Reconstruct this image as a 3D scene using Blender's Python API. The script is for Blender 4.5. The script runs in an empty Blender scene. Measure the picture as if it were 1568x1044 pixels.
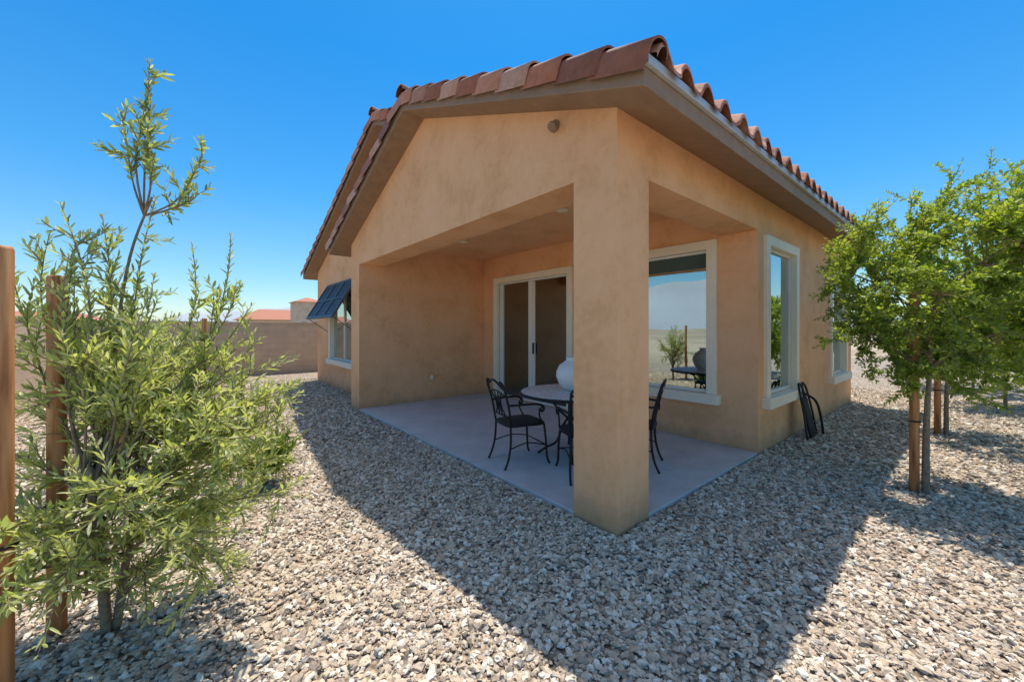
import bpy, bmesh, math, random
import numpy as np
from mathutils import Vector, Matrix
random.seed(7); rng=np.random.default_rng(7)
scene=bpy.context.scene
col=scene.collection
CAM=Vector((-2.358,-1.654,1.5)); RT=Vector((.769,-.639,0)); FW=Vector((.639,.769,0))
def site(r,d,z): 
    p=CAM+RT*r+FW*d; return Vector((p.x,p.y,z))
# ---------------------------------------------------------------- materials
def newmat(name):
    m=bpy.data.materials.new(name); m.use_nodes=True
    nt=m.node_tree; b=nt.nodes['Principled BSDF']; return m,nt,b
def N(nt,t,**k):
    n=nt.nodes.new(t)
    for a,v in k.items(): setattr(n,a,v)
    return n
def ramp(nt,fac,stops,interp='LINEAR'):
    r=N(nt,'ShaderNodeValToRGB'); r.color_ramp.interpolation=interp
    e=r.color_ramp.elements
    while len(e)<len(stops): e.new(.5)
    for i,(p,c) in enumerate(stops):
        e[i].position=p; e[i].color=(*c,1)
    nt.links.new(fac,r.inputs[0]); return r
def pos(nt): return N(nt,'ShaderNodeNewGeometry').outputs['Position']
def noise(nt,scale,detail=4,vec=None,rough=.55):
    n=N(nt,'ShaderNodeTexNoise'); n.inputs['Scale'].default_value=scale; n.inputs['Detail'].default_value=detail; n.inputs['Roughness'].default_value=rough
    nt.links.new(vec if vec else pos(nt),n.inputs['Vector']); return n
def bump(nt,b,h,strength,dist):
    bp=N(nt,'ShaderNodeBump'); bp.inputs['Strength'].default_value=strength; bp.inputs['Distance'].default_value=dist
    nt.links.new(h,bp.inputs['Height']); nt.links.new(bp.outputs[0],b.inputs['Normal']); return bp
def simple(name,c,rough=.6,metal=0,nscale=8,var=.12,bs=0.0,bscale=60):
    m,nt,b=newmat(name)
    n=noise(nt,nscale,5)
    r=ramp(nt,n.outputs[0],[(.3,tuple(x*(1-var) for x in c)),(.7,tuple(min(1,x*(1+var)) for x in c))])
    nt.links.new(r.outputs[0],b.inputs['Base Color']); b.inputs['Roughness'].default_value=rough; b.inputs['Metallic'].default_value=metal
    if bs:
        n2=noise(nt,bscale,4); bump(nt,b,n2.outputs[0],bs,.01)
    return m
def stucco(name,c):
    m,nt,b=newmat(name)
    n=noise(nt,1.6,8,rough=.65); n2=noise(nt,14,4)
    mx=N(nt,'ShaderNodeMath',operation='ADD'); ms=N(nt,'ShaderNodeMath',operation='MULTIPLY'); ms.inputs[1].default_value=.3
    nt.links.new(n2.outputs[0],ms.inputs[0]); nt.links.new(n.outputs[0],mx.inputs[0]); nt.links.new(ms.outputs[0],mx.inputs[1])
    r=ramp(nt,mx.outputs[0],[(.48,(c[0]*.87,c[1]*.83,c[2]*.78)),(.64,c),(.82,(c[0]*1.05,c[1]*1.08,c[2]*1.14))])
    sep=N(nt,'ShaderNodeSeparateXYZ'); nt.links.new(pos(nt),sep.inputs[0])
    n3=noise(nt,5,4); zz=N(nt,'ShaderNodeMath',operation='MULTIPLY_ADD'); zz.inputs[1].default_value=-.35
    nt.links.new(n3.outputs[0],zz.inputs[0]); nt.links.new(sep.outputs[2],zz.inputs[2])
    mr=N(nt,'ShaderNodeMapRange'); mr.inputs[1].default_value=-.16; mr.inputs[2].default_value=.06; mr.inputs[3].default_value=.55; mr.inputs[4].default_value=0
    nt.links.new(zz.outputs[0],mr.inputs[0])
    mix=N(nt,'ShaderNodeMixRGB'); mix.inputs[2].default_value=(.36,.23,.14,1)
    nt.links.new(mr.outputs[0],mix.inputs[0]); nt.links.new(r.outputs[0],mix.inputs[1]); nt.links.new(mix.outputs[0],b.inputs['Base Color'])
    b.inputs['Roughness'].default_value=.92; b.inputs['Specular IOR Level'].default_value=.15
    nb=noise(nt,130,3); nb2=noise(nt,9,3)
    ad=N(nt,'ShaderNodeMath',operation='MULTIPLY_ADD'); ad.inputs[1].default_value=2.5
    nt.links.new(nb2.outputs[0],ad.inputs[0]); nt.links.new(nb.outputs[0],ad.inputs[2])
    bump(nt,b,ad.outputs[0],.6,.008)
    return m
M_stucco=stucco('stucco',(.86,.48,.25))
M_soffit=simple('brown_painted_eave',(.29,.19,.12),.7,bs=.3,bscale=40)
M_trim=simple('cream_trim',(.90,.80,.62),.8,var=.03,bs=.3,bscale=120)
M_vinyl=simple('white_vinyl',(.84,.79,.70),.4,var=.02)
M_gutter=simple('grey_drip_metal',(.50,.53,.56),.45,.2)
M_iron=simple('black_iron',(.012,.012,.013),.45,.3)
M_rubber=simple('black_rubber',(.015,.015,.015),.6)
M_pot=simple('white_glazed_ceramic',(.80,.79,.76),.35,var=.03)
def woodmat():
    m,nt,b=newmat('stained_stake_wood')
    mp=N(nt,'ShaderNodeMapping'); mp.inputs['Scale'].default_value=(30,30,2.5); nt.links.new(pos(nt),mp.inputs[0])
    n=noise(nt,1,6,mp.outputs[0])
    r=ramp(nt,n.outputs[0],[(.3,(.22,.08,.03)),(.5,(.52,.22,.08)),(.7,(.62,.33,.15))])
    nt.links.new(r.outputs[0],b.inputs['Base Color']); b.inputs['Roughness'].default_value=.8
    bump(nt,b,n.outputs[0],.5,.01); return m
M_wood=woodmat()
M_bark=simple('bark',(.26,.20,.13),.9,nscale=40,var=.35,bs=.6,bscale=60)
def tilemat():
    m,nt,b=newmat('terracotta_tile')
    at=N(nt,'ShaderNodeAttribute',attribute_name='rnd')
    r=ramp(nt,at.outputs['Fac'],[(0,(.27,.105,.065)),(.3,(.48,.18,.10)),(.6,(.58,.265,.165)),(.85,(.66,.39,.28)),(1,(.38,.17,.11))])
    n=noise(nt,14,7,rough=.7); mx=N(nt,'ShaderNodeMixRGB',blend_type='MULTIPLY'); mx.inputs[0].default_value=.7
    r2=ramp(nt,n.outputs[0],[(.3,(.55,.52,.50)),(.6,(1,1,1))])
    nt.links.new(r.outputs[0],mx.inputs[1]); nt.links.new(r2.outputs[0],mx.inputs[2]); nt.links.new(mx.outputs[0],b.inputs['Base Color'])
    b.inputs['Roughness'].default_value=.75
    bump(nt,b,n.outputs[0],.3,.01); return m
M_tile=tilemat()
def glassmat(name,tint,refl):
    m,nt,b=newmat(name); nt.nodes.remove(b); out=nt.nodes['Material Output']
    g=N(nt,'ShaderNodeBsdfGlossy'); g.inputs['Roughness'].default_value=.012; g.inputs[0].default_value=(.85,.95,.95,1)
    t=N(nt,'ShaderNodeBsdfTransparent'); t.inputs[0].default_value=(*tint,1)
    n=noise(nt,.9,2); bp=N(nt,'ShaderNodeBump'); bp.inputs['Strength'].default_value=.04; bp.inputs['Distance'].default_value=.05
    nt.links.new(n.outputs[0],bp.inputs['Height']); nt.links.new(bp.outputs[0],g.inputs['Normal'])
    mx=N(nt,'ShaderNodeMixShader')
    fr=N(nt,'ShaderNodeFresnel'); fr.inputs[0].default_value=1.5
    ad=N(nt,'ShaderNodeMath',operation='ADD',use_clamp=True); ad.inputs[1].default_value=refl; nt.links.new(fr.outputs[0],ad.inputs[0])
    nt.links.new(ad.outputs[0],mx.inputs[0]); nt.links.new(t.outputs[0],mx.inputs[1]); nt.links.new(g.outputs[0],mx.inputs[2]); nt.links.new(mx.outputs[0],out.inputs[0]); return m
M_glass=glassmat('window_glass',(.55,.66,.62),.40)
M_glassd=glassmat('door_glass',(.85,.92,.90),.22)
def concretemat():
    m,nt,b=newmat('patio_concrete')
    n=noise(nt,2.2,8,rough=.7); r=ramp(nt,n.outputs[0],[(.3,(.45,.44,.43)),(.7,(.62,.615,.61))])
    nt.links.new(r.outputs[0],b.inputs['Base Color']); b.inputs['Roughness'].default_value=.85
    mp=N(nt,'ShaderNodeMapping'); mp.inputs['Scale'].default_value=(6,140,6); nt.links.new(pos(nt),mp.inputs[0])
    n2=noise(nt,1,3,mp.outputs[0]); bump(nt,b,n2.outputs[0],.25,.004); return m
M_conc=concretemat()
def stonecols(nt,fac):
    return ramp(nt,fac,[(0,(.20,.17,.14)),(.12,(.42,.34,.265)),(.30,(.60,.485,.36)),(.50,(.73,.625,.485)),(.66,(.55,.405,.28)),(.78,(.79,.70,.57)),(.93,(.88,.82,.71)),(1,(.38,.34,.30))])
def stonemat():
    m,nt,b=newmat('gravel_stone')
    at=N(nt,'ShaderNodeAttribute',attribute_name='srnd',attribute_type='INSTANCER')
    r=stonecols(nt,at.outputs['Fac'])
    n=noise(nt,70,3); r2=ramp(nt,n.outputs[0],[(.35,(.80,.78,.76)),(.6,(1,1,1))])
    mx=N(nt,'ShaderNodeMixRGB',blend_type='MULTIPLY'); mx.inputs[0].default_value=1
    nt.links.new(r.outputs[0],mx.inputs[1]); nt.links.new(r2.outputs[0],mx.inputs[2]); nt.links.new(mx.outputs[0],b.inputs['Base Color'])
    b.inputs['Roughness'].default_value=.85; b.inputs['Specular IOR Level'].default_value=.25
    return m
M_stone=stonemat()
def gravelground():
    m,nt,b=newmat('gravel_bed')
    v=N(nt,'ShaderNodeTexVoronoi'); v.inputs['Scale'].default_value=34; nt.links.new(pos(nt),v.inputs['Vector'])
    sp=N(nt,'ShaderNodeSeparateColor'); nt.links.new(v.outputs['Color'],sp.inputs[0])
    r=stonecols(nt,sp.outputs[0])
    r2=ramp(nt,v.outputs['Distance'],[(.25,(.9,.9,.9)),(.75,(.3,.27,.24))])
    mx=N(nt,'ShaderNodeMixRGB',blend_type='MULTIPLY'); mx.inputs[0].default_value=1
    nt.links.new(r.outputs[0],mx.inputs[1]); nt.links.new(r2.outputs[0],mx.inputs[2]); nt.links.new(mx.outputs[0],b.inputs['Base Color'])
    b.inputs['Roughness'].default_value=.95
    iv=N(nt,'ShaderNodeMath',operation='SUBTRACT'); iv.inputs[0].default_value=1; nt.links.new(v.outputs['Distance'],iv.inputs[1])
    bump(nt,b,iv.outputs[0],.8,.02); return m
M_gravel=gravelground()
def sandmat():
    m,nt,b=newmat('desert_sand_with_scrub')
    n=noise(nt,.035,9,rough=.72); r=ramp(nt,n.outputs[0],[(.36,(.20,.18,.11)),(.47,(.36,.29,.19)),(.58,(.50,.40,.28)),(.7,(.56,.46,.34))])
    nt.links.new(r.outputs[0],b.inputs['Base Color']); b.inputs['Roughness'].default_value=.95; n2=noise(nt,8,5); bump(nt,b,n2.outputs[0],.5,.05); return m
M_sand=sandmat()
M_hill=simple('hazy_hill',(.38,.42,.46),1,nscale=.004,var=.12)  # bluish distance haze is painted into the base colour
def leafmat(name,stops,tr):
    m,nt,b=newmat(name); out=nt.nodes['Material Output']
    at=N(nt,'ShaderNodeAttribute',attribute_name='rnd'); r=ramp(nt,at.outputs['Fac'],stops)
    nt.links.new(r.outputs[0],b.inputs['Base Color']); b.inputs['Roughness'].default_value=.45; b.inputs['Specular IOR Level'].default_value=.4
    t=N(nt,'ShaderNodeBsdfTranslucent'); mc=N(nt,'ShaderNodeMixRGB',blend_type='MULTIPLY'); mc.inputs[0].default_value=1; mc.inputs[2].default_value=(1.45,1.5,.65,1)
    nt.links.new(r.outputs[0],mc.inputs[1]); nt.links.new(mc.outputs[0],t.inputs[0])
    mx=N(nt,'ShaderNodeMixShader'); mx.inputs[0].default_value=tr
    nt.links.new(b.outputs[0],mx.inputs[1]); nt.links.new(t.outputs[0],mx.inputs[2]); nt.links.new(mx.outputs[0],out.inputs[0]); return m
M_olive=leafmat('olive_leaf',[(0,(.18,.23,.12)),(.3,(.32,.37,.19)),(.55,(.48,.52,.18)),(.8,(.58,.60,.27)),(1,(.64,.64,.46))],.42)
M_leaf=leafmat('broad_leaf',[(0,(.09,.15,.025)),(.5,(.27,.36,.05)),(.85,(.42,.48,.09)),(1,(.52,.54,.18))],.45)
def blockmat():
    m,nt,b=newmat('block_wall')
    geo=N(nt,'ShaderNodeNewGeometry'); sep=N(nt,'ShaderNodeSeparateXYZ'); nt.links.new(geo.outputs['Position'],sep.inputs[0])
    ad=N(nt,'ShaderNodeMath',operation='ADD'); nt.links.new(sep.outputs[0],ad.inputs[0]); nt.links.new(sep.outputs[1],ad.inputs[1])
    cb=N(nt,'ShaderNodeCombineXYZ'); nt.links.new(ad.outputs[0],cb.inputs[0]); nt.links.new(sep.outputs[2],cb.inputs[1])
    br=N(nt,'ShaderNodeTexBrick'); br.inputs['Scale'].default_value=1; br.inputs['Brick Width'].default_value=.4; br.inputs['Row Height'].default_value=.2; br.inputs['Mortar Size'].default_value=.006
    br.inputs['Color1'].default_value=(.66,.49,.34,1); br.inputs['Color2'].default_value=(.61,.45,.31,1); br.inputs['Mortar'].default_value=(.52,.38,.27,1)
    nt.links.new(cb.outputs[0],br.inputs[0])
    n=noise(nt,3,6); r=ramp(nt,n.outputs[0],[(.3,(.82,.82,.82)),(.7,(1,1,1))]); mx=N(nt,'ShaderNodeMixRGB',blend_type='MULTIPLY'); mx.inputs[0].default_value=1
    nt.links.new(br.outputs[0],mx.inputs[1]); nt.links.new(r.outputs[0],mx.inputs[2]); nt.links.new(mx.outputs[0],b.inputs['Base Color']); b.inputs['Roughness'].default_value=.95
    iv=N(nt,'ShaderNodeMath',operation='SUBTRACT'); iv.inputs[0].default_value=1; nt.links.new(br.outputs['Fac'],iv.inputs[1]); bump(nt,b,iv.outputs[0],.4,.008)
    return m
M_block=blockmat()
# ---------------------------------------------------------------- mesh helpers
def finish(o,parent=None,mat=None,smooth=False,bevel=0,seg=2):
    if mat: o.data.materials.append(mat)
    if parent: o.parent=parent
    if smooth:
        for p in o.data.polygons: p.use_smooth=True
    if bevel:
        b=o.modifiers.new('bevel','BEVEL'); b.width=bevel; b.segments=seg; b.limit_method='ANGLE'; b.angle_limit=math.radians(40)
    return o
def mesh_obj(name,verts,faces,mat=None,parent=None,smooth=False,bevel=0,recalc=True,link=True):
    me=bpy.data.meshes.new(name); me.from_pydata([tuple(v) for v in verts],[],faces)
    if recalc:
        bm=bmesh.new(); bm.from_mesh(me); bmesh.ops.recalc_face_normals(bm,faces=bm.faces); bm.to_mesh(me); bm.free()
    o=bpy.data.objects.new(name,me); col.objects.link(o)
    return finish(o,parent,mat,smooth,bevel)
def box(name,x0,x1,y0,y1,z0,z1,mat=None,parent=None,bevel=0):
    v=[(x,y,z) for x in(x0,x1) for y in(y0,y1) for z in(z0,z1)]
    f=[(0,1,3,2),(4,6,7,5),(0,4,5,1),(2,3,7,6),(0,2,6,4),(1,5,7,3)]
    return mesh_obj(name,v,f,mat,parent,bevel=bevel)
def prism_x(name,poly,x0,x1,mat=None,parent=None,bevel=0):
    n=len(poly); v=[(x0,y,z) for y,z in poly]+[(x1,y,z) for y,z in poly]
    f=[tuple(range(n)),tuple(range(2*n-1,n-1,-1))]+[(i,(i+1)%n,n+(i+1)%n,n+i) for i in range(n)]
    return mesh_obj(name,v,f,mat,parent,bevel=bevel)
def empty(name,loc=(0,0,0),rot=0):
    e=bpy.data.objects.new(name,None); col.objects.link(e); e.location=loc; e.rotation_euler=(0,0,rot); e.empty_display_size=.2; return e
class MB:
    def __init__(s): s.v=[]; s.f=[]
    def tube(s,path,rad,sides=8,cap=True):
        path=[Vector(p) for p in path]; n=len(path)
        if not hasattr(rad,'__len__'): rad=[rad]*n
        base=len(s.v); ref=None
        for i,p in enumerate(path):
            t=(path[min(i+1,n-1)]-path[max(i-1,0)]).normalized()
            if ref is None:
                ref=Vector((1,0,0)) if abs(t.x)<.8 else Vector((0,1,0))
            a=(ref-t*ref.dot(t)).normalized(); ref=a; b=t.cross(a)
            for k in range(sides):
                an=2*math.pi*k/sides; s.v.append(p+(a*math.cos(an)+b*math.sin(an))*rad[i])
        for i in range(n-1):
            for k in range(sides):
                k2=(k+1)%sides; s.f.append((base+i*sides+k,base+i*sides+k2,base+(i+1)*sides+k2,base+(i+1)*sides+k))
        if cap:
            s.f.append(tuple(base+k for k in range(sides))[::-1]); s.f.append(tuple(base+(n-1)*sides+k for k in range(sides)))
    def box(s,x0,x1,y0,y1,z0,z1):
        b=len(s.v); s.v+=[Vector((x,y,z)) for x in(x0,x1) for y in(y0,y1) for z in(z0,z1)]
        s.f+=[tuple(b+i for i in q) for q in [(0,1,3,2),(4,6,7,5),(0,4,5,1),(2,3,7,6),(0,2,6,4),(1,5,7,3)]]
    def lathe(s,prof,c,seg=40):
        b=len(s.v); c=Vector(c)
        for r,z in prof:
            for k in range(seg):
                a=2*math.pi*k/seg; s.v.append(c+Vector((r*math.cos(a),r*math.sin(a),z)))
        for i in range(len(prof)-1):
            for k in range(seg):
                k2=(k+1)%seg; s.f.append((b+i*seg+k,b+i*seg+k2,b+(i+1)*seg+k2,b+(i+1)*seg+k))
        s.f.append(tuple(b+k for k in range(seg))[::-1]); s.f.append(tuple(b+(len(prof)-1)*seg+k for k in range(seg)))
    def obj(s,name,mat,parent=None,smooth=True,bevel=0): return mesh_obj(name,s.v,s.f,mat,parent,smooth,bevel)
def smoothpath(pts,n=6):
    P=[Vector(p) for p in pts]; out=[]
    Q=[P[0]]+P+[P[-1]]
    for i in range(1,len(Q)-2):
        for k in range(n):
            t=k/n; p0,p1,p2,p3=Q[i-1],Q[i],Q[i+1],Q[i+2]
            out.append(.5*((2*p1)+(p2-p0)*t+(2*p0-5*p1+4*p2-p3)*t*t+(3*p1-p0-3*p2+p3)*t**3))
    out.append(P[-1]); return out
# ---------------------------------------------------------------- ground
def sheet(name,x0,x1,y0,y1,z,mat): return mesh_obj(name,[(x0,y0,z),(x1,y0,z),(x1,y1,z),(x0,y1,z)],[(0,1,2,3)],mat)
sheet('desert_ground',-4000,4000,-4000,4000,-.03,M_sand)
sheet('gravel_ground',-7.5,24,-9,13.2,0,M_gravel)
def hills():
    v=[];f=[];n=300
    for i in range(n):
        a=2*math.pi*i/n
        h=62+38*math.sin(a*5+1)+24*math.sin(a*13+2)+10*math.sin(a*37)+random.uniform(-4,4); h=max(h,8)
        h+=(210+35*math.sin(a*17)+15*math.sin(a*41))*math.exp(-((a-math.pi+.35)/.42)**2)
        for r,z in ((2200,-1),(2450,h*.45),(2700,h),(3300,-1)):
            v.append((r*math.cos(a),r*math.sin(a),z+(random.uniform(-8,8) if z>40 else 0)))
    for i in range(n):
        j=(i+1)%n
        for k in range(3): f.append((i*4+k,j*4+k,j*4+k+1,i*4+k+1))
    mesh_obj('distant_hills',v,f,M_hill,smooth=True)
hills()
def gravel():
    def infoot(x,y):
        return ((x>-.02)&(y>-.02)&(y<6.0)&(x<8.1))|((x>.44)&(y>=6.0)&(y<10.5)&(x<8.1))|((x<-4.58)&(y>6.98))
    def pts(n,x0,x1,y0,y1): return rng.uniform(x0,x1,n),rng.uniform(y0,y1,n)
    R1=5.5
    x,y=pts(int(2600*4*R1*R1),CAM.x-R1,CAM.x+R1,CAM.y-R1,CAM.y+R1)
    d=np.hypot(x-CAM.x,y-CAM.y); fwd=(x-CAM.x)*FW.x+(y-CAM.y)*FW.y
    k=(d<R1)&~infoot(x,y)&(x>-6.5)&(fwd>-1.0); x1,y1=x[k],y[k]; s1=np.full(len(x1),1.0)
    x,y=pts(int(700*18.5*20),-4.5,14,-6.9,13.1)
    d=np.hypot(x-CAM.x,y-CAM.y); fwd=(x-CAM.x)*FW.x+(y-CAM.y)*FW.y
    k=(d>=R1)&~infoot(x,y)&(fwd>1)&(np.hypot(x-CAM.x,y-CAM.y)<13); x2,y2=x[k],y[k]; s2=np.full(len(x2),1.3)
    X=np.concatenate([x1,x2]);Y=np.concatenate([y1,y2]);S=np.concatenate([s1,s2]); n=len(X)
    base=rng.lognormal(math.log(.0115),.32,n).clip(.0065,.026)*S
    sc=np.stack([base*rng.uniform(1.0,1.6,n),base*rng.uniform(.75,1.0,n),base*rng.uniform(.4,.7,n)],1)
    rot=np.stack([rng.normal(0,.32,n),rng.normal(0,.32,n),rng.uniform(0,6.28,n)],1)
    Z=rng.uniform(.002,.014,n)
    me=bpy.data.meshes.new('gravel'); me.vertices.add(n); me.vertices.foreach_set('co',np.stack([X,Y,Z],1).astype(np.float32).ravel())
    for nm,dat in (('sscale',sc),('srot',rot)):
        a=me.attributes.new(nm,'FLOAT_VECTOR','POINT'); a.data.foreach_set('vector',dat.astype(np.float32).ravel())
    a=me.attributes.new('srnd','FLOAT','POINT'); a.data.foreach_set('value',rng.uniform(0,1,n).astype(np.float32))
    a=me.attributes.new('svar','INT','POINT'); a.data.foreach_set('value',rng.integers(0,4,n).astype(np.int32))
    o=bpy.data.objects.new('gravel',me); col.objects.link(o); me.materials.append(M_stone)
    g=bpy.data.node_groups.new('gravel_scatter','GeometryNodeTree')
    g.interface.new_socket('Geometry',in_out='INPUT',socket_type='NodeSocketGeometry'); g.interface.new_socket('Geometry',in_out='OUTPUT',socket_type='NodeSocketGeometry')
    gi=g.nodes.new('NodeGroupInput'); go=g.nodes.new('NodeGroupOutput'); L=g.links.new
    join=g.nodes.new('GeometryNodeJoinGeometry')
    for i in range(4):
        ic=g.nodes.new('GeometryNodeMeshIcoSphere'); ic.inputs['Radius'].default_value=1; ic.inputs['Subdivisions'].default_value=2
        nz=g.nodes.new('ShaderNodeTexNoise'); nz.inputs['Scale'].default_value=1.1
        p=g.nodes.new('GeometryNodeInputPosition'); va=g.nodes.new('ShaderNodeVectorMath'); va.operation='ADD'; va.inputs[1].default_value=(i*7.3,i*3.1,i*5.7)
        L(p.outputs[0],va.inputs[0]); L(va.outputs[0],nz.inputs['Vector'])
        vs=g.nodes.new('ShaderNodeVectorMath'); vs.operation='SUBTRACT'; vs.inputs[1].default_value=(.5,.5,.5); L(nz.outputs['Color'],vs.inputs[0])
        vm=g.nodes.new('ShaderNodeVectorMath'); vm.operation='SCALE'; vm.inputs['Scale'].default_value=2.2; L(vs.outputs[0],vm.inputs[0])
        sp=g.nodes.new('GeometryNodeSetPosition'); L(ic.outputs['Mesh'],sp.inputs['Geometry']); L(vm.outputs[0],sp.inputs['Offset'])
        sm=g.nodes.new('GeometryNodeSetMaterial'); sm.inputs['Material'].default_value=M_stone; L(sp.outputs[0],sm.inputs['Geometry'])
        gt=g.nodes.new('GeometryNodeGeometryToInstance'); L(sm.outputs[0],gt.inputs[0]); L(gt.outputs[0],join.inputs[0])
    mp=g.nodes.new('GeometryNodeMeshToPoints'); L(gi.outputs[0],mp.inputs[0])
    ip=g.nodes.new('GeometryNodeInstanceOnPoints'); L(mp.outputs[0],ip.inputs['Points']); L(join.outputs[0],ip.inputs['Instance'])
    ip.inputs['Pick Instance'].default_value=True
    def na(nm,t):
        q=g.nodes.new('GeometryNodeInputNamedAttribute'); q.data_type=t; q.inputs['Name'].default_value=nm; return [s for s in q.outputs if s.enabled and s.name=='Attribute'][0]
    L(na('svar','INT'),ip.inputs['Instance Index']); 
    e2r=g.nodes.new('FunctionNodeEulerToRotation'); L(na('srot','FLOAT_VECTOR'),e2r.inputs[0]); L(e2r.outputs[0],ip.inputs['Rotation'])
    L(na('sscale','FLOAT_VECTOR'),ip.inputs['Scale']); L(ip.outputs[0],go.inputs[0])
    md=o.modifiers.new('scatter','NODES'); md.node_group=g
gravel()
# ---------------------------------------------------------------- house
H=empty('stucco_house')
S=.39; T=.16
def apply_bool(o,other,op):
    m=o.modifiers.new('b','BOOLEAN'); m.operation=op; m.solver='EXACT'; m.object=other
    bpy.context.view_layer.objects.active=o
    bpy.ops.object.modifier_apply(modifier='b'); bpy.data.objects.remove(other)
shell=prism_x('walls',[(0,-.1),(.41,-.1),(.41,2.67),(5.55,2.67),(5.55,-.1),(6,-.1),(6,3.11),(3,4.28),(0,3.11)],0,.42)
for b in [(.2,3.0,0,.41,2.67,3.1),(2.8,8.1,0,.25,-.1,3.1),(2.8,3.0,.1,5.8,-.1,3.1),(.2,3.0,5.55,6.0,-.1,3.1)]:
    apply_bool(shell,box('t',*b),'UNION')
apply_bool(shell,prism_x('t',[(2.9,3.12),(3,4.28),(5.25,5.155),(10.5,3.11),(10.5,-.1),(5.8,-.1),(5.8,3.12)],.45,.7),'UNION')
apply_bool(shell,prism_x('t',[(0,-.1),(10.5,-.1),(10.5,3.11),(5.25,5.155),(0,3.11)],7.9,8.1),'UNION')
apply_bool(shell,box('t',.45,8.1,10.3,10.5,-.1,3.1),'UNION')
OX=[(.57,2.15,.66,2.53),(2.98,5.04,.04,2.49)]
OY=[(3.10,4.20,.66,2.53),(6.32,7.45,.66,2.53)]
OW=[(7.15,9.1,.72,2.45)]
for a,b,c,d in OX: apply_bool(shell,box('t',2.6,3.3,a,b,c,d),'DIFFERENCE')
for a,b,c,d in OY: apply_bool(shell,box('t',a,b,-.2,.6,c,d),'DIFFERENCE')
for a,b,c,d in OW: apply_bool(shell,box('t',.2,.9,a,b,c,d),'DIFFERENCE')
finish(shell,H,M_stucco,bevel=.018,seg=3)
box('porch_ceiling',.40,2.82,.39,5.57,3.045,3.085,M_stucco,H)
box('house_ceiling',3.0,7.9,.25,10.3,2.9,2.95,M_vinyl,H)
box('house_floor',3.0,7.9,.25,10.3,-.05,.035,simple('tile_floor',(.45,.36,.26),.4),H)
M_room=simple('interior_paint',(.55,.50,.42),.9,var=.03)
box('interior_wall',6.4,6.5,.25,10.3,.035,2.9,M_room,H)
box('interior_wall_2',3.01,6.4,6.4,6.5,.035,2.9,M_room,H)
def slab(name,y0,y1,f,x0,x1): return prism_x(name,[(y0,f(y0)),(y1,f(y1)),(y1,f(y1)+T),(y0,f(y0)+T)],x0,x1,M_soffit,H,bevel=.006)
fR=lambda y:3.09+S*y; fL1=lambda y:3.09+S*(6-y); fL2=lambda y:3.09+S*(10.5-y)
slab('roof_deck',-.4,3.0,fR,-.3,8.3); slab('roof_deck_2',3.0,6.4,fL1,-.3,.449); slab('roof_deck_3',3.0,5.25,fR,.15,8.3); slab('roof_deck_4',5.25,10.9,fL2,.15,8.3)
def drip(nm,y0,y1,z0,x0,x1): box(nm,x0,x1,y0,y1,z0,z0+.055,M_gutter,H,bevel=.004)
drip('drip_edge',-.435,-.402,3.05,-.31,8.31); drip('drip_edge_2',6.402,6.435,3.05,-.31,.3)
PER=.30; CRS=.36
def setrnd(o,vals):
    a=o.data.attributes.new('rnd','FLOAT','FACE'); a.data.foreach_set('value',np.array(vals,dtype=np.float32))
def tiles(name,x0,x1,y0,y1,f,skip=None):
    sgn=1 if y1>y0 else -1; L=abs(y1-y0); nc=max(1,round(L/CRS)); c=L/nc
    nx=int(round((x1-x0)/PER))*12; nx=max(nx,6)
    xs=[x0+(x1-x0)*i/nx for i in range(nx+1)]
    def prof(x):
        p=((x-x0)/PER)%1.0
        return .10*math.sin(math.pi*p/.62)**.8 if 0<p<.62 else -.012*math.sin(math.pi*(p-.62)/.38) if p>=.62 else 0
    v=[];fa=[];rn=[]
    pr=[prof(x) for x in xs]
    for j in range(nc):
        ya=y0+sgn*c*j-(sgn*.07 if j==0 else 0); yb=y0+sgn*c*(j+1)
        b=len(v)
        jit=[random.uniform(-.011,.011) for _ in range(int((x1-x0)/PER)+3)]
        for (yy,off,pb) in ((ya+sgn*.0,.005,1),(ya,.032,1),(ya+sgn*.01,.038,1),(yb+sgn*.02,.012,1)):
            for i,x in enumerate(xs):
                k=int((x-x0)/PER+1e-6)
                v.append((x,yy+(jit[k] if pb else 0),f(yy)+T+off+pr[i]+jit[k]*.5))
        rr=[random.random() for _ in range(int((x1-x0)/PER)+3)]
        for r in range(3):
            for i in range(nx):
                a=b+r*(nx+1)+i; fa.append((a,a+1,a+nx+2,a+nx+1)); rn.append(rr[int((xs[i]-x0)/PER+1e-6)])
    o=mesh_obj(name,v,fa,M_tile,H,recalc=False,smooth=True); setrnd(o,rn)
    return o
tiles('roof_tiles',-.28,-.28+29*PER-.12,-.4,3.0,fR); tiles('roof_tiles_2',.17,.17+27*PER,3.0,5.25,fR)
tiles('roof_tiles_3',-.28,.46,6.4,3.0,fL1); tiles('roof_tiles_4',.17,.17+27*PER,10.9,5.25,fL2)
box('bird_stop',-.28,8.28,-.36,-.33,3.1,3.17,simple('mortar',(.10,.06,.04),.9),H)
def barrel(v,fa,rn,p0,p1,up,side,r0,r1,skirt,outer):
    b=len(v); prof=[]
    for k in range(11):
        a=math.pi*k/10; prof.append((math.cos(a),math.sin(a)))
    rv=random.random(); m=0
    for p,r in ((p0,r0*.84),(p0,r0),(p1,r1),):
        pts=[]
        if skirt: pts.append(p+side*outer*r*1.02-up*skirt)
        for cx,sy in prof: pts.append(p+side*outer*cx*r+up*sy*r*.85)
        m=len(pts); v.extend(pts)
    for q in range(2):
        for i in range(m-1):
            fa.append((b+q*m+i,b+q*m+i+1,b+(q+1)*m+i+1,b+(q+1)*m+i)); rn.append(rv)
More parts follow.
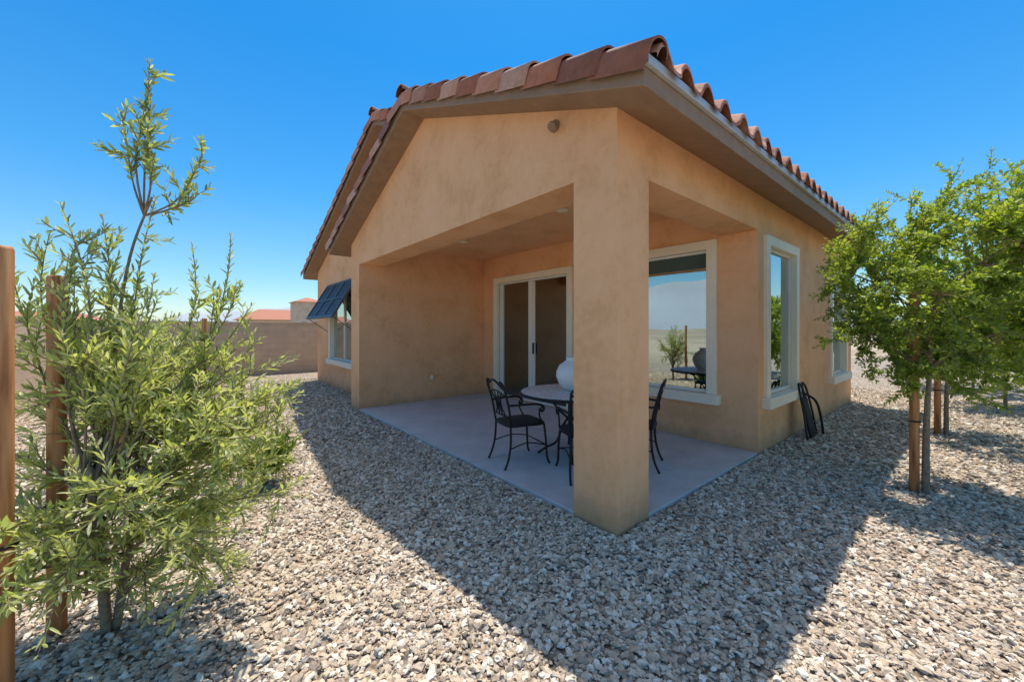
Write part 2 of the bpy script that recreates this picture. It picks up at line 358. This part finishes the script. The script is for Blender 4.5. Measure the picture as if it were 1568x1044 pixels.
def rake(name,x,y0,y1,f):
    v=[];fa=[];rn=[]; sgn=1 if y1>y0 else -1; L=abs(y1-y0); n=round(L/.36); c=L/n
    up=Vector((0,-sgn*S,1)).normalized()
    for j in range(n):
        q=random.uniform(-.014,.014); w=random.uniform(-.008,.008)
        ya=y0+sgn*(c*j-.03+q); yb=y0+sgn*c*(j+1.1)
        p0=Vector((x+w,ya,f(ya)+T+.045)); p1=Vector((x-w,min(yb,y1) if sgn>0 else max(yb,y1),0)); p1.z=f(p1.y)+T+.022
        barrel(v,fa,rn,p0,p1,up,Vector((1,0,0)),.100,.082,.12,-1)
    o=mesh_obj(name,v,fa,M_tile,H,recalc=False,smooth=True); setrnd(o,rn)
rake('rake_tiles',-.25,-.42,3.0,fR); rake('rake_tiles_2',-.25,6.42,3.0,fL1); rake('rake_tiles_3',.20,3.0,5.25,fR); rake('rake_tiles_4',.20,10.92,5.25,fL2)
def ridge(name,y,z,x0,x1):
    v=[];fa=[];rn=[]; n=max(1,round((x1-x0)/.38)); c=(x1-x0)/n
    for j in range(n):
        barrel(v,fa,rn,Vector((x0+c*j,y,z+.02)),Vector((x0+c*(j+1.1),y,z)),Vector((0,0,1)),Vector((0,1,0)),.12,.105,0,1)
    o=mesh_obj(name,v,fa,M_tile,H,recalc=False,smooth=True); setrnd(o,rn)
ridge('ridge_tiles',3.0,fR(3)+T+.03,-.34,.2); ridge('ridge_tiles_2',5.25,fR(5.25)+T+.03,.1,8.3)
def window(nm,axis,plane,u0,u1,z0,z1,mull=None,sill=True,glass=M_glass,door=False):
    tw=.11; pr=.045
    def bx(n,ua,ub,oa,ob,za,zb,mat,bev=0):
        if axis=='x': return box(n,plane+oa,plane+ob,ua,ub,za,zb,mat,H,bev)
        return box(n,ua,ub,plane+oa,plane+ob,za,zb,mat,H,bev)
    bx(nm+'_trim_side',u0-tw,u0+.012,-pr,.03,z0,z1,M_trim,.008)
    bx(nm+'_trim_side2',u1-.012,u1+tw,-pr,.03,z0,z1,M_trim,.008)
    bx(nm+'_trim_head',u0-tw,u1+tw,-pr-.003,.03,z1-.012,z1+tw,M_trim,.008)
    if sill: bx(nm+'_sill',u0-tw-.05,u1+tw+.05,-.10,.03,z0-.13,z0+.002,M_trim,.015)
    fw=.04; a,b=(.05,.11) if door else (.032,.09)
    bx(nm+'_frame_l',u0+.001,u0+fw,a,b,z0,z1,M_vinyl,.004); bx(nm+'_frame_r',u1-fw,u1-.001,a,b,z0,z1,M_vinyl,.004)
    bx(nm+'_frame_t',u0+fw,u1-fw,a+.002,b-.002,z1-fw,z1-.001,M_vinyl,.004); bx(nm+'_frame_b',u0+fw,u1-fw,a+.002,b-.002,z0+.001,z0+fw,M_vinyl,.004)
    for k,m in enumerate(mull or []): bx(nm+'_mullion_%d'%k,m-.03,m+.03,a-.004,b-.006,z0+fw,z1-fw,M_vinyl,.004)
    bx(nm+'_glass',u0+fw-.005,u1-fw+.005,b-.035,b-.031,z0+fw-.005,z1-fw+.005,glass)
M_shade=simple('roller_shade',(.07,.10,.09),.8)
window('picture_window','x',2.8,*OX[0]); window('sliding_door','x',2.8,*OX[1],mull=[4.02],sill=False,glass=M_glassd,door=True)
window('side_window','y',0,*OY[0]); window('side_window_b','y',0,*OY[1]); window('wing_window','x',.45,*OW[0],mull=[8.1])
box('shade_picture',2.80+.05,2.80+.053,.612,2.108,2.30,2.488,M_shade,H); 
box('shade_side',3.12,4.18,.10,.115,2.2,2.5,M_shade,H)
for k,(a,b) in enumerate([(3.03,3.09),(3.93,3.985),(4.055,4.11),(4.93,4.99)]): box('door_stile_%d'%k,2.856,2.90,a,b,.09,2.44,M_vinyl,H,.004)
box('door_handle',2.82,2.85,3.93,3.955,1.0,1.22,M_iron,H,.006)
def curtain(nm,y0,y1,x,c):
    v=[];f=[];n=90
    for i in range(n+1):
        y=y0+(y1-y0)*i/n; xx=x+.022*math.sin(i*.75)+.008*math.sin(i*2.1)
        v+= [(xx,y,.06),(xx,y,2.5)]
    for i in range(n): f.append((2*i,2*i+2,2*i+3,2*i+1))
    mesh_obj(nm,v,f,simple(nm+'_fabric',c,.9),H,smooth=True,recalc=False)
curtain('curtain',4.35,5.02,2.955,(.72,.80,.76)); curtain('curtain_b',2.99,3.42,2.955,(.80,.78,.72)); curtain('curtain_c',.28,.6,3.14,(.4,.38,.34))
def awning():
    mb=MB(); A=Vector((.43,0,2.62)); B=Vector((-.08,0,1.74)); D=B-A; nrm=Vector((D.z,0,-D.x)).normalized()
    n=3; Y0,Y1=7.0,9.35; w=(Y1-Y0)/n
    def bar(a,b,y0,y1,th):
        p=[A+D*a,A+D*b]; base=len(mb.v)
        for q in p:
            for yy in (y0,y1):
                for s in (-th,th): mb.v.append(Vector((q.x,yy,q.z))+nrm*s)
        mb.f+= [tuple(base+i for i in t) for t in [(0,1,3,2),(4,6,7,5),(0,4,5,1),(2,3,7,6),(0,2,6,4),(1,5,7,3)]]
    for k in range(n):
        y0=Y0+w*k+.01; y1=Y0+w*(k+1)-.01
        bar(0,1,y0,y0+.05,.024); bar(0,1,y1-.05,y1,.024); bar(0,.06,y0+.05,y1-.05,.023); bar(.94,1,y0+.05,y1-.05,.023); bar(.48,.52,y0+.05,y1-.05,.023)
        bar(.05,.95,y0+.05,y1-.05,.004)
        for j in range(16):
            a=.07+.85*j/16; 
            q0=A+D*a-nrm*.016; q1=A+D*(a+.055)+nrm*.016; base=len(mb.v)
            for yy in (y0+.05,y1-.05): mb.v+=[Vector((q0.x,yy,q0.z)),Vector((q1.x,yy,q1.z))]
            mb.f.append((base,base+1,base+3,base+2))
    for y in (Y0+.05,Y1-.05): mb.tube([(.44,y,1.40),(-.06,y,1.76)],.009)
    mb.obj('awning',simple('blue_grey_shutter',(.07,.085,.105),.5),H,smooth=False)
awning()
P=empty('concrete_patio')
for i,(a,b) in enumerate([(.004,1.85),(1.856,3.7),(3.706,5.548)]):
    for j,(c,d) in enumerate([(.004,1.45),(1.456,2.798)]):
        box('slab_%d%d'%(i,j),c,d,a,b,-.1,.035,M_conc,P,bevel=.005)
def floodlight():
    e=empty('security_light',(0,.615,3.2))
    mb=MB(); mb.lathe([(.05,0),(.052,.012),(.03,.022)],(0,0,0),20); o=mb.obj('base',M_soffit,e); o.rotation_euler=(0,-math.pi/2,0)
    mb=MB(); mb.tube([(-.02,0,0),(-.07,-.01,.0),(-.09,-.02,-.02)],.012); mb.obj('arm',M_soffit,e)
    mb=MB(); mb.tube([(-.05,-.01,.0),(-.07,-.03,-.02),(-.10,-.055,-.055),(-.102,-.057,-.057)],[.014,.028,.036,.03],14); mb.obj('lamp_head',M_soffit,e)
floodlight()
def outlet():
    e=empty('wall_outlet',(1.45,5.55,.5)); mb=MB(); mb.box(-.04,.04,-.03,-.0005,-.06,.06); mb.obj('cover',M_stucco,e,False,.006)
    mb=MB(); mb.box(-.03,.03,-.036,-.03,-.045,.045); mb.obj('lid',M_trim,e,False,.003)
outlet()
for k,(x,y) in enumerate([(1.36,4.2),(1.36,1.8)]):
    e=empty('recessed_ceiling_light',(x,y,3.045)); mb=MB(); mb.lathe([(.085,-.001),(.09,-.008),(.07,-.012),(.06,-.004)],(0,0,0),28); mb.obj('ring',M_trim,e)
# ---------------------------------------------------------------- furniture
def chair(x,y,dx,dy):
    e=empty('wrought_iron_chair',(x,y,.035),math.atan2(dy,dx)); r=.0125
    mb=MB()
    for s in (-1,1):
        mb.tube(smoothpath([(.20,.20*s,.43),(.215,.215*s,.25),(.225,.22*s,.08),(.25,.235*s,0)]),r)
        mb.tube(smoothpath([(-.20,.19*s,.43),(-.205,.20*s,.25),(-.235,.21*s,.1),(-.28,.215*s,0)]),r)
    mb.tube([(.217,-.216,.2),(.217,.216,.2)],.007); 
    for s in(-1,1): mb.tube(smoothpath([(-.215,.2*s,.2),(0,.19*s,.24),(.217,.216*s,.2)]),.007)
    mb.obj('legs',M_iron,e)
    mb=MB()
    rim=[]
    for k in range(33):
        a=2*math.pi*k/32; c,s_=math.cos(a),math.sin(a); q=lambda t:math.copysign(abs(t)**.45,t)
        rim.append((.225*q(c),(.225 if c>0 else .205)*q(s_),.435))
    mb.tube(rim,.015,cap=False)
    mb.obj('seat_rim',M_iron,e)
    mb=MB(); outer=[Vector(p) for p in rim[:-1]]
    for z,sc in ((.428,.93),(.428,.99),(.445,.97),(.458,.85),(.460,.0)):
        for p in outer: mb.v.append(Vector((p.x*sc,p.y*sc,z)))
    n=32
    for i in range(4):
        for k in range(n): mb.f.append((i*n+k,i*n+(k+1)%n,(i+1)*n+(k+1)%n,(i+1)*n+k))
    mb.obj('seat',simple('dark_seat',(.03,.027,.025),.7),e)
    mb=MB()
    for s in (-1,1):
        up=smoothpath([(-.20,.195*s,.43),(-.225,.21*s,.6),(-.27,.215*s,.78),(-.30,.21*s,.87),(-.315,.17*s,.905),(-.30,.145*s,.885),(-.295,.165*s,.865)])
        mb.tube(up,r)
        mb.tube(smoothpath([(-.235,.21*s,.66),(-.1,.245*s,.665),(.08,.255*s,.66),(.16,.25*s,.63),(.165,.245*s,.585),(.13,.24*s,.58),(.12,.24*s,.605)]),r)
        mb.tube(smoothpath([(.155,.25*s,.64),(.12,.235*s,.55),(.17,.22*s,.44)]),.009)
    def X(z): return -.20-.0-.23*max(0,z-.43)
    mb.tube(smoothpath([(-.295,-.21,.83),(-.31,-.1,.885),(-.32,0,.915),(-.31,.1,.885),(-.295,.21,.83)]),r)
    mb.tube([(X(.53),-.205,.53),(X(.53),.205,.53)],.009)
    mb.tube(smoothpath([(-.285,-.215,.77),(-.29,0,.80),(-.285,.215,.77)]),.008)
    for yy in(-.12,-.04,.04,.12): mb.tube(smoothpath([(X(.53),yy,.53),(X(.65),yy*.45,.65),(-.288,yy*1.15,.79)]),.008)
    for s in(-1,1): mb.tube([( -.262,.035*math.cos(t),.66+.06*math.sin(t)) for t in np.linspace(0,6.283,17)],.006)
    mb.obj('backrest_and_arms',M_iron,e)
chair(.46,1.61,.97,-.23); chair(.70,.88,.55,.83); chair(1.36,.74,-.42,.9)
def table():
    e=empty('round_patio_table',(1.06,1.39,.035))
    mb=MB(); mb.lathe([(.001,.70),(.56,.70),(.575,.705),(.578,.725),(.57,.735),(.001,.735)],(0,0,0),72)
    m,nt,b=newmat('mosaic_stone_top'); v=N(nt,'ShaderNodeTexVoronoi'); v.inputs['Scale'].default_value=32; nt.links.new(pos(nt),v.inputs['Vector'])
    sp=N(nt,'ShaderNodeSeparateColor'); nt.links.new(v.outputs['Color'],sp.inputs[0]); r=ramp(nt,sp.outputs[0],[(0,(.55,.50,.45)),(.5,(.72,.67,.60)),(1,(.80,.76,.70))]); nt.links.new(r.outputs[0],b.inputs['Base Color']); b.inputs['Roughness'].default_value=.45
    mb.obj('table_top',m,e)
    for p in e.children[0].data.polygons: p.use_smooth=False
    mb=MB(); mb.tube([(.585*math.cos(t),.585*math.sin(t),.715) for t in np.linspace(0,2*math.pi,73)],.017,cap=False)
    mb.tube([(0,0,.12),(0,0,.70)],.028,12)
    for k in range(4):
        a=math.pi/4+k*math.pi/2; c,s=math.cos(a),math.sin(a)
        mb.tube(smoothpath([(.03*c,.03*s,.42),(.10*c,.10*s,.30),(.16*c,.16*s,.14),(.28*c,.28*s,.07),(.38*c,.38*s,.0)]),.014)
        mb.tube(smoothpath([(.03*c,.03*s,.42),(.14*c,.14*s,.52),(.26*c,.26*s,.66),(.42*c,.42*s,.70)]),.012)
    mb.obj('pedestal',M_iron,e)
table()
e=empty('ceramic_vase',(1.12,1.42,.772)); mb=MB()
mb.lathe([(.001,0),(.085,.0),(.10,.01),(.155,.08),(.185,.16),(.182,.22),(.15,.29),(.09,.335),(.065,.355),(.062,.375),(.075,.39),(.068,.392),(.05,.37),(.05,.33),(.001,.3)],(0,0,0),56)
mb.obj('vase_body',M_pot,e)
def stand():
    e=empty('folded_iron_stand',(4.12,-.02,0)); mb=MB()
    for dx in (0,.16):
        mb.tube(smoothpath([(-.18+dx,-.20,.02),(-.14+dx,-.15,.35),(-.10+dx,-.09,.66),(-.02+dx,-.065,.74),(.06+dx,-.09,.66),(.10+dx,-.15,.35),(.12+dx,-.20,.02)]),.014)
    mb.tube([(-.16,-.17,.2),(.27,-.17,.2)],.011); mb.tube([(-.12,-.12,.5),(.22,-.12,.5)],.011); mb.tube(smoothpath([(.0,-.10,.62),(.1,-.22,.52),(.2,-.26,.3),(.24,-.28,.05)]),.016)
    mb.obj('frame',M_iron,e)
    mb=MB()
    for k in range(4): mb.tube(smoothpath([(-.12+k*.05,-.12,.56),(-.11+k*.05,-.16,.38),(-.1+k*.06,-.2,.15),(-.07+k*.06,-.22,.05)]),.022)
    mb.obj('folded_canvas',M_rubber,e)
stand()
# ---------------------------------------------------------------- walls & neighbours
W=empty('block_wall')
def wallrun(n,x0,x1,y0,y1):
    box(n,x0,x1,y0,y1,-.1,1.66,M_block,W); box(n+'_cap',x0-.02,x1+.02,y0-.02,y1+.02,1.663,1.72,M_block,W,.008)
wallrun('left_run',-4.8,-4.6,7.0,13.18); wallrun('rear_run',-4.8,24.0,13.2,13.4)
M_stucco2=stucco('neighbour_stucco',(.58,.46,.34))
def neighbour(r,d,w,dep,h,rise,rot,o=.5):
    c=site(r,d,0); e=empty('neighbour_house',c,rot)
    mb=MB(); mb.box(-w/2,w/2,-dep/2,dep/2,-.1,h); mb.obj('walls',M_stucco2,e,False)
    v=[(-w/2-o,-dep/2-o,h),(w/2+o,-dep/2-o,h),(w/2+o,dep/2+o,h),(-w/2-o,dep/2+o,h),(-w/2+dep*.35,0,h+rise),(w/2-dep*.35,0,h+rise)]
    ob=mesh_obj('roof',v,[(0,1,5,4),(1,2,5),(2,3,4,5),(3,0,4),(0,3,2,1)],M_tile,e); setrnd(ob,[.35]*5)
    for k in(-1,1):
        mb=MB(); mb.box(k*w*.25-.1*w,k*w*.25+.1*w,-dep/2-.03,-dep/2+.02,1,2.2); mb.obj('window',simple('dark_glass',(.05,.07,.09),.1),e,False)
        mb=MB(); mb.box(-w/2-.03,-w/2+.02,k*dep*.2-.08*dep,k*dep*.2+.08*dep,1,2.2); mb.obj('window',simple('dark_glass',(.05,.07,.09),.1),e,False)
neighbour(-31.2,51,8,6,2.6,1.4,.0); neighbour(-22.3,42,2.6,3.4,4.3,.55,.0,.25)
neighbour(-75,62,14,10,2.7,1.5,.4)
# ---------------------------------------------------------------- plants
class Plant:
    def __init__(s): s.mb=MB(); s.P=[];s.D=[];s.Nn=[];s.L=[];s.W=[];s.R=[]
    def leaf(s,p,d,l,w,tone):
        s.P.append(p); s.D.append(d); s.L.append(l); s.W.append(w); s.R.append(tone)
    def shoot(s,p0,p1,p2,r0,r1,llen,lw,start=.35,space=.02,twigs=7,tl=.25,tone=.5,spread=.7):
        n=10; path=[]
        wob=Vector((random.uniform(-1,1),random.uniform(-1,1),random.uniform(-1,1)))*.03
        for i in range(n+1):
            t=i/n; path.append(p0*(1-t)**2+p1*2*t*(1-t)+p2*t*t+wob*math.sin(t*7)*t)
        s.mb.tube(path,[r0+(r1-r0)*i/n for i in range(n+1)],6)
        def along(path,start,space,tone):
            seg=[(path[i+1]-path[i]).length for i in range(len(path)-1)]; L=sum(seg); d=L*start; ph=random.uniform(0,6)
            while d<L:
                q=d; i=0
                while i<len(seg)-1 and q>seg[i]: q-=seg[i]; i+=1
                t=(path[i+1]-path[i]).normalized(); p=path[i]+t*q
                a=t.orthogonal().normalized(); b=t.cross(a); ph+=1.57+random.uniform(-.4,.4)
                for k in (0,math.pi):
                    if random.random()<.1: continue
                    o=a*math.cos(ph+k)+b*math.sin(ph+k)
                    dr=(t*random.uniform(.5,1.1)+o*random.uniform(.6,1.1)*spread*1.3+Vector((0,0,random.uniform(-.15,.35)))).normalized()
                    fade=1-.45*(d/L)**4
                    s.leaf(p,dr,llen*random.uniform(.65,1.15)*fade,lw*random.uniform(.8,1.2)*fade,min(1,max(0,random.gauss(tone,.22))))
                d+=space*random.uniform(.7,1.4)
        along(path,start,space,tone)
        for k in range(twigs):
            t=random.uniform(start*.7,.92); i=min(n-1,int(t*n)); p=path[i].lerp(path[i+1],t*n-i); tg=(path[i+1]-path[i]).normalized()
            rv=Vector((random.gauss(0,1),random.gauss(0,1),random.gauss(0,.7))).normalized()
            dr=(tg*.7+rv*.8).normalized(); l=tl*random.uniform(.5,1.2)*(1.15-t*.5)
            tp=[p+dr*l*q+Vector((0,0,.12*l))*q*q for q in (0,.33,.66,1)]
            s.mb.tube(tp,[r1*1.6,r1*1.3,r1,r1*.6],5,cap=False)
            along(tp,.12,space,tone+random.uniform(-.12,.12))
    def build(s,e,leafm):
        s.mb.obj('branches',M_bark,e)
        P=np.array([tuple(p) for p in s.P]);D=np.array([tuple(p) for p in s.D]); n=len(P)
        L=np.array(s.L)[:,None]; Wd=np.array(s.W)[:,None]
        up=rng.normal(0,.55,(n,3))+np.array([0,0,1.0]); sd=np.cross(D,up); sd/=np.linalg.norm(sd,axis=1)[:,None]+1e-9; nn=np.cross(sd,D)
        droop=-nn*L*rng.uniform(-.05,.2,(n,1))
        V=np.stack([P,P+D*L*.3+sd*Wd*.45+nn*Wd*.12,P+D*L*.68+sd*Wd*.42+nn*Wd*.12+droop*.4,P+D*L+droop,P+D*L*.68-sd*Wd*.42+nn*Wd*.12+droop*.4,P+D*L*.3-sd*Wd*.45+nn*Wd*.12],1).reshape(-1,3)
        idx=np.arange(n)[:,None]*6; F=np.concatenate([idx+np.array([0,1,2,3]),idx+np.array([0,3,4,5])],1).reshape(-1,4)
        me=bpy.data.meshes.new('leaves'); me.vertices.add(len(V)); me.vertices.foreach_set('co',V.astype(np.float32).ravel())
        me.loops.add(len(F)*4); me.loops.foreach_set('vertex_index',F.astype(np.int32).ravel()); me.polygons.add(len(F)); me.polygons.foreach_set('loop_start',(np.arange(len(F))*4).astype(np.int32)); me.update(calc_edges=True)
        a=me.attributes.new('rnd','FLOAT','FACE'); a.data.foreach_set('value',np.repeat(np.array(s.R),2).astype(np.float32))
        o=bpy.data.objects.new('leaves',me); col.objects.link(o); finish(o,e,leafm)
def rnd_ell(c,rad,inner=.35):
    while True:
        q=Vector((random.uniform(-1,1),random.uniform(-1,1),random.uniform(-1,1)))
        if inner<q.length<1: return Vector((c[0]+q.x*rad[0],c[1]+q.y*rad[1],c[2]+q.z*rad[2]))
def olive():
    e=empty('young_olive_tree'); pl=Plant(); base=(-2.0,1.92)
    b0=site(base[0],base[1],0); 
    for k in range(3):
        a=k*2.1; top=b0+Vector((.12*math.cos(a),.12*math.sin(a),.85)); pl.mb.tube(smoothpath([b0+Vector((.02*math.cos(a),.02*math.sin(a),-.02)),b0+Vector((.06*math.cos(a),.06*math.sin(a),.35)),top]),[.02-.0006*i for i in range(13)],8)
    def P(r,d,z): return site(r,d,z)
    lead=smoothpath([b0+Vector((0,0,.6)),P(-2.16,2.1,1.35),P(-2.18,2.2,1.9),P(-2.05,2.2,2.25)],5); pl.mb.tube(lead,[.011-.0004*i for i in range(len(lead))],7)
    for (r,d,z),(r2,z2) in [((-2.04,2.2,3.0),(-2.2,2.6)),((-1.78,2.22,2.54),(-1.80,2.25)),((-2.22,2.2,2.74),(-2.2,2.4)),((-2.0,2.15,2.66),(-2.0,2.4)),((-1.84,2.25,2.34),(-1.85,2.2)),((-2.1,2.25,2.85),(-2.15,2.5))]:
        p2=P(r,d,z); pl.shoot(lead[-3],P(r2,d,z2),p2,.006,.0018,.072,.0175,.35,.019,5,.16,.35,.5)
    tall=[(-2.2,1.9,2.12,.4,12),(-2.32,2.2,2.15,.4,12),(-1.74,2.4,2.09,.45,7),(-1.97,2.4,2.02,.45,7),(-2.02,2.2,1.82,.5,10),(-2.14,2.3,2.3,.4,10),(-1.62,2.35,1.76,.5,8),(-2.40,1.85,1.85,.5,11),(-1.9,2.0,1.65,.55,8),(-2.42,2.0,2.0,.4,12),(-2.1,1.8,1.85,.5,12),(-1.55,2.3,1.62,.6,7),(-2.25,2.0,1.95,.5,12),(-2.35,2.1,1.75,.5,11),(-2.2,2.2,1.7,.5,10),(-2.30,2.3,1.9,.5,11)]
    for r,d,z,tn,tw in tall:
        p2=site(r,d,z); p0=b0+Vector((random.uniform(-.1,.1),random.uniform(-.1,.1),random.uniform(.5,.8)))
        p1=Vector((p0.x*.35+p2.x*.65,p0.y*.35+p2.y*.65,(p0.z+p2.z)/2)); p1=p1+Vector((random.uniform(-.16,.16),random.uniform(-.16,.16),0))
        pl.shoot(p0,p1,p2,.008,.002,.070,.0155,.38,.021,tw,.24,tn,.5)
    for k in range(62):
        q=rnd_ell((-1.78,1.90,.86),(.80,.62,.76),.4); 
        p2=site(q.x,q.y,max(.12,q.z)); h=max(.1,min(.8,q.z*.6)); p0=b0+Vector((random.uniform(-.1,.1),random.uniform(-.1,.1),h))
        p1=(p0+p2)/2+Vector((0,0,random.uniform(.05,.25)))
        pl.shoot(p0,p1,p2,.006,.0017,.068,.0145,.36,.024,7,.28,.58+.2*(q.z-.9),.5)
    for r,d,z in [(-1.15,1.62,.42),(-1.25,1.5,.55),(-1.6,1.3,.40),(-1.75,1.25,.55),(-1.9,1.3,.7),(-1.30,1.9,.9),(-1.15,2.05,1.0),(-1.20,2.15,1.2),(-1.9,1.35,.35),(-1.5,1.5,.75),(-1.30,2.25,1.35),(-1.40,2.2,1.45),(-1.22,1.9,.75),(-1.35,1.8,.6),(-1.28,2.1,1.1),(-1.3,1.75,1.0),(-1.5,2.3,1.5)]:
        p2=site(r,d,z); p0=b0+Vector((0,0,.55)); pl.shoot(p0,(p0+p2)/2+Vector((0,0,.22)),p2,.006,.0017,.070,.0145,.35,.024,9,.28,.62,.5)
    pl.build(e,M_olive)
    return e
olive()
def olive_far(x,y,h,n=38,nm='young_olive_tree'):
    e=empty(nm); pl=Plant(); b0=Vector((x,y,0)); pl.mb.tube(smoothpath([b0,b0+Vector((.03,.02,.4)),b0+Vector((0,.05,.8))]),[.025]*13,8)
    for k in range(n):
        q=rnd_ell((x,y,h*.58),(.6,.6,h*.42)); p0=b0+Vector((0,0,random.uniform(.2,.8))); pl.shoot(p0,(p0+q)/2+Vector((0,0,.1)),q,.008,.002,.07,.017,.3,.032,6,.25,.55,.6)
    pl.build(e,M_olive)
olive_far(-2.75,4.0,1.8,34); olive_far(-2.75,6.3,1.85,34); olive_far(-3.0,9.0,1.5,24)
def greenshrub(r,d):
    e=empty('low_green_shrub'); pl=Plant(); b0=site(r,d,0)
    for k in range(75):
        a=random.uniform(0,6.28); rr=random.uniform(.1,.40); p2=b0+Vector((rr*math.cos(a),rr*math.sin(a),random.uniform(.12,.60)))
        pl.shoot(b0,b0+Vector((rr*.3*math.cos(a),rr*.3*math.sin(a),.3)),p2,.005,.0015,.038,.018,.35,.02,5,.15,.4,.8)
    pl.build(e,M_leaf)
greenshrub(-2.34,3.65)
def stake(x,y,h,r=.036,lean=(0,0)):
    e=empty('wooden_tree_stake',(x,y,0)); mb=MB()
    mb.tube([(0,0,-.05),(lean[0]*.5,lean[1]*.5,h*.5),(lean[0],lean[1],h-.012),(lean[0],lean[1],h)],[r,r*.98,r*.97,r*.85],18); mb.obj('post',M_wood,e)
    mb=MB(); mb.tube([(r*1.12*math.cos(t),r*1.12*math.sin(t),h*.36) for t in np.linspace(0,6.283,19)],.007,cap=False); mb.obj('tie',M_rubber,e)
    return e
p=site(-1.985,1.5,0); stake(p.x,p.y,1.82,.034); p=site(-2.24,1.9,0); stake(p.x,p.y,1.76,.036)
stake(-2.2,6.0,1.66); stake(-2.9,3.7,1.6)
def roundtree(x,y,c,rad,tips,n,seed,ll=.05,tw=7):
    random.seed(seed); e=empty('young_shade_tree'); pl=Plant(); b0=Vector((x,y,0)); fork=b0+Vector((.02,-.02,1.05))
    pl.mb.tube(smoothpath([b0+Vector((0,0,-.03)),b0+Vector((.015,.0,.4)),b0+Vector((-.01,-.01,.8)),fork,b0+Vector((.03,-.05,1.9))]),[.03-.0007*i for i in range(25)],10)
    limbs=[]
    for k in range(9):
        a=k*2.4; z=.95+.1*k; p=b0+Vector((.01,-.02,z)); q=p+Vector((.5*rad[0]*math.cos(a),.5*rad[1]*math.sin(a),.30+.03*k)); pl.mb.tube(smoothpath([p,(p+q)/2+Vector((0,0,.06)),q]),[.013-.0006*i for i in range(13)],7); limbs+=[p.lerp(q,.3),p.lerp(q,.7),q]
    for k in range(n):
        t=rnd_ell(c,rad,.2); t=t+Vector((0,0,.12*math.sin(t.x*5)+.1*math.sin(t.y*6)))
        p0=min(limbs,key=lambda l:(l-t).length+random.uniform(0,.25))
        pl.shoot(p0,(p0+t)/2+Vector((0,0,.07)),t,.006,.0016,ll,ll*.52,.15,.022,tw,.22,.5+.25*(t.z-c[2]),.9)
    for t in tips:
        t=Vector(t); p0=min(limbs,key=lambda l:(l-t).length); pl.shoot(p0,(p0+t)/2+Vector((0,0,.1)),t,.006,.0016,ll,ll*.5,.2,.022,9,.22,.6,.8)
    pl.build(e,M_leaf)
tips=[tuple(site(*q)) for q in [(4.12,3.5,3.05),(4.48,3.55,3.04),(4.3,3.3,2.9),(3.35,3.5,2.65),(2.92,3.5,1.95),(2.78,3.5,1.36),(4.7,3.5,2.95),(3.75,3.6,2.8),(3.02,3.6,2.3),(3.5,3.4,.85),(4.6,3.3,.85),(4.2,3.6,2.95),(4.0,3.4,2.8),(3.15,3.4,1.05),(4.3,3.4,.8),(4.0,3.2,.85),(3.3,3.3,.9),(4.75,3.4,.95),(4.9,3.5,2.8),(3.5,3.5,2.7),(3.2,3.5,2.45)]]
cc=site(4.0,3.54,1.82)
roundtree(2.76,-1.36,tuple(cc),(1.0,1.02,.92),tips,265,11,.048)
stake(2.73,-1.29,1.82,.035,(.02,0))
roundtree(5.85,-1.38,(6.0,-1.7,1.70),(1.1,1.1,1.05),[],140,12,.06,6); stake(5.80,-1.30,1.75)
roundtree(9.4,-2.0,(9.3,-2.1,1.45),(1.4,1.4,1.3),[],130,13,.08,6)
roundtree(5.4,-3.4,(5.3,-3.2,1.75),(1.0,1.0,1.05),[],110,14,.06,6)
roundtree(12.5,-1.6,(12.5,-1.6,1.3),(1.8,1.8,1.2),[],110,15,.11,5)
# ---------------------------------------------------------------- light
sd=Vector((.229,.206,1)).normalized(); elev=math.asin(sd.z); az=math.atan2(sd.x,sd.y)
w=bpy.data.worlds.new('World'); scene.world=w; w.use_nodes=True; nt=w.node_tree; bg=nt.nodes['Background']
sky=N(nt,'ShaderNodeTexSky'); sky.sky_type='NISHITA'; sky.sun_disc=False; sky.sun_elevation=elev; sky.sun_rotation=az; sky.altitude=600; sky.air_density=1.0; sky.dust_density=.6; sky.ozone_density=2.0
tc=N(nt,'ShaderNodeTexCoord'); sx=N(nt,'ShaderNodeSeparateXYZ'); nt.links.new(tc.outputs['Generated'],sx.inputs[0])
tr=ramp(nt,sx.outputs[2],[(0,(.98,1.0,1.0)),(.10,(.68,.98,1.06)),(.30,(.30,.95,1.26)),(.56,(.13,.88,1.34)),(.66,(.16,.90,1.34)),(.88,(2.4,2.0,1.5))])  # last stop brightens the sky overhead, out of view, as added fill light
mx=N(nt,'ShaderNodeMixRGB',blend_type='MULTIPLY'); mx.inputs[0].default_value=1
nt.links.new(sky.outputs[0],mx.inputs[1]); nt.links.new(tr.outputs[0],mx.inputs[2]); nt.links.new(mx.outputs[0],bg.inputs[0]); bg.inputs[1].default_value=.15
sl=bpy.data.lights.new('sun','SUN'); sl.energy=4.9; sl.angle=math.radians(.53); sl.color=(1,.93,.82)
so=bpy.data.objects.new('sun',sl); col.objects.link(so); so.rotation_euler=(-sd).to_track_quat('-Z','Y').to_euler(); so.location=(0,0,20)
scene.view_settings.view_transform='Standard'; scene.view_settings.look='None'; scene.view_settings.exposure=0
cd=bpy.data.cameras.new('camera'); co=bpy.data.objects.new('camera',cd); col.objects.link(co); scene.camera=co
co.location=CAM; co.rotation_euler=(math.pi/2,0,-math.atan2(FW.x,FW.y)); cd.sensor_width=36; cd.lens=13.57; cd.shift_y=-19/1568; cd.clip_start=.05; cd.clip_end=9000
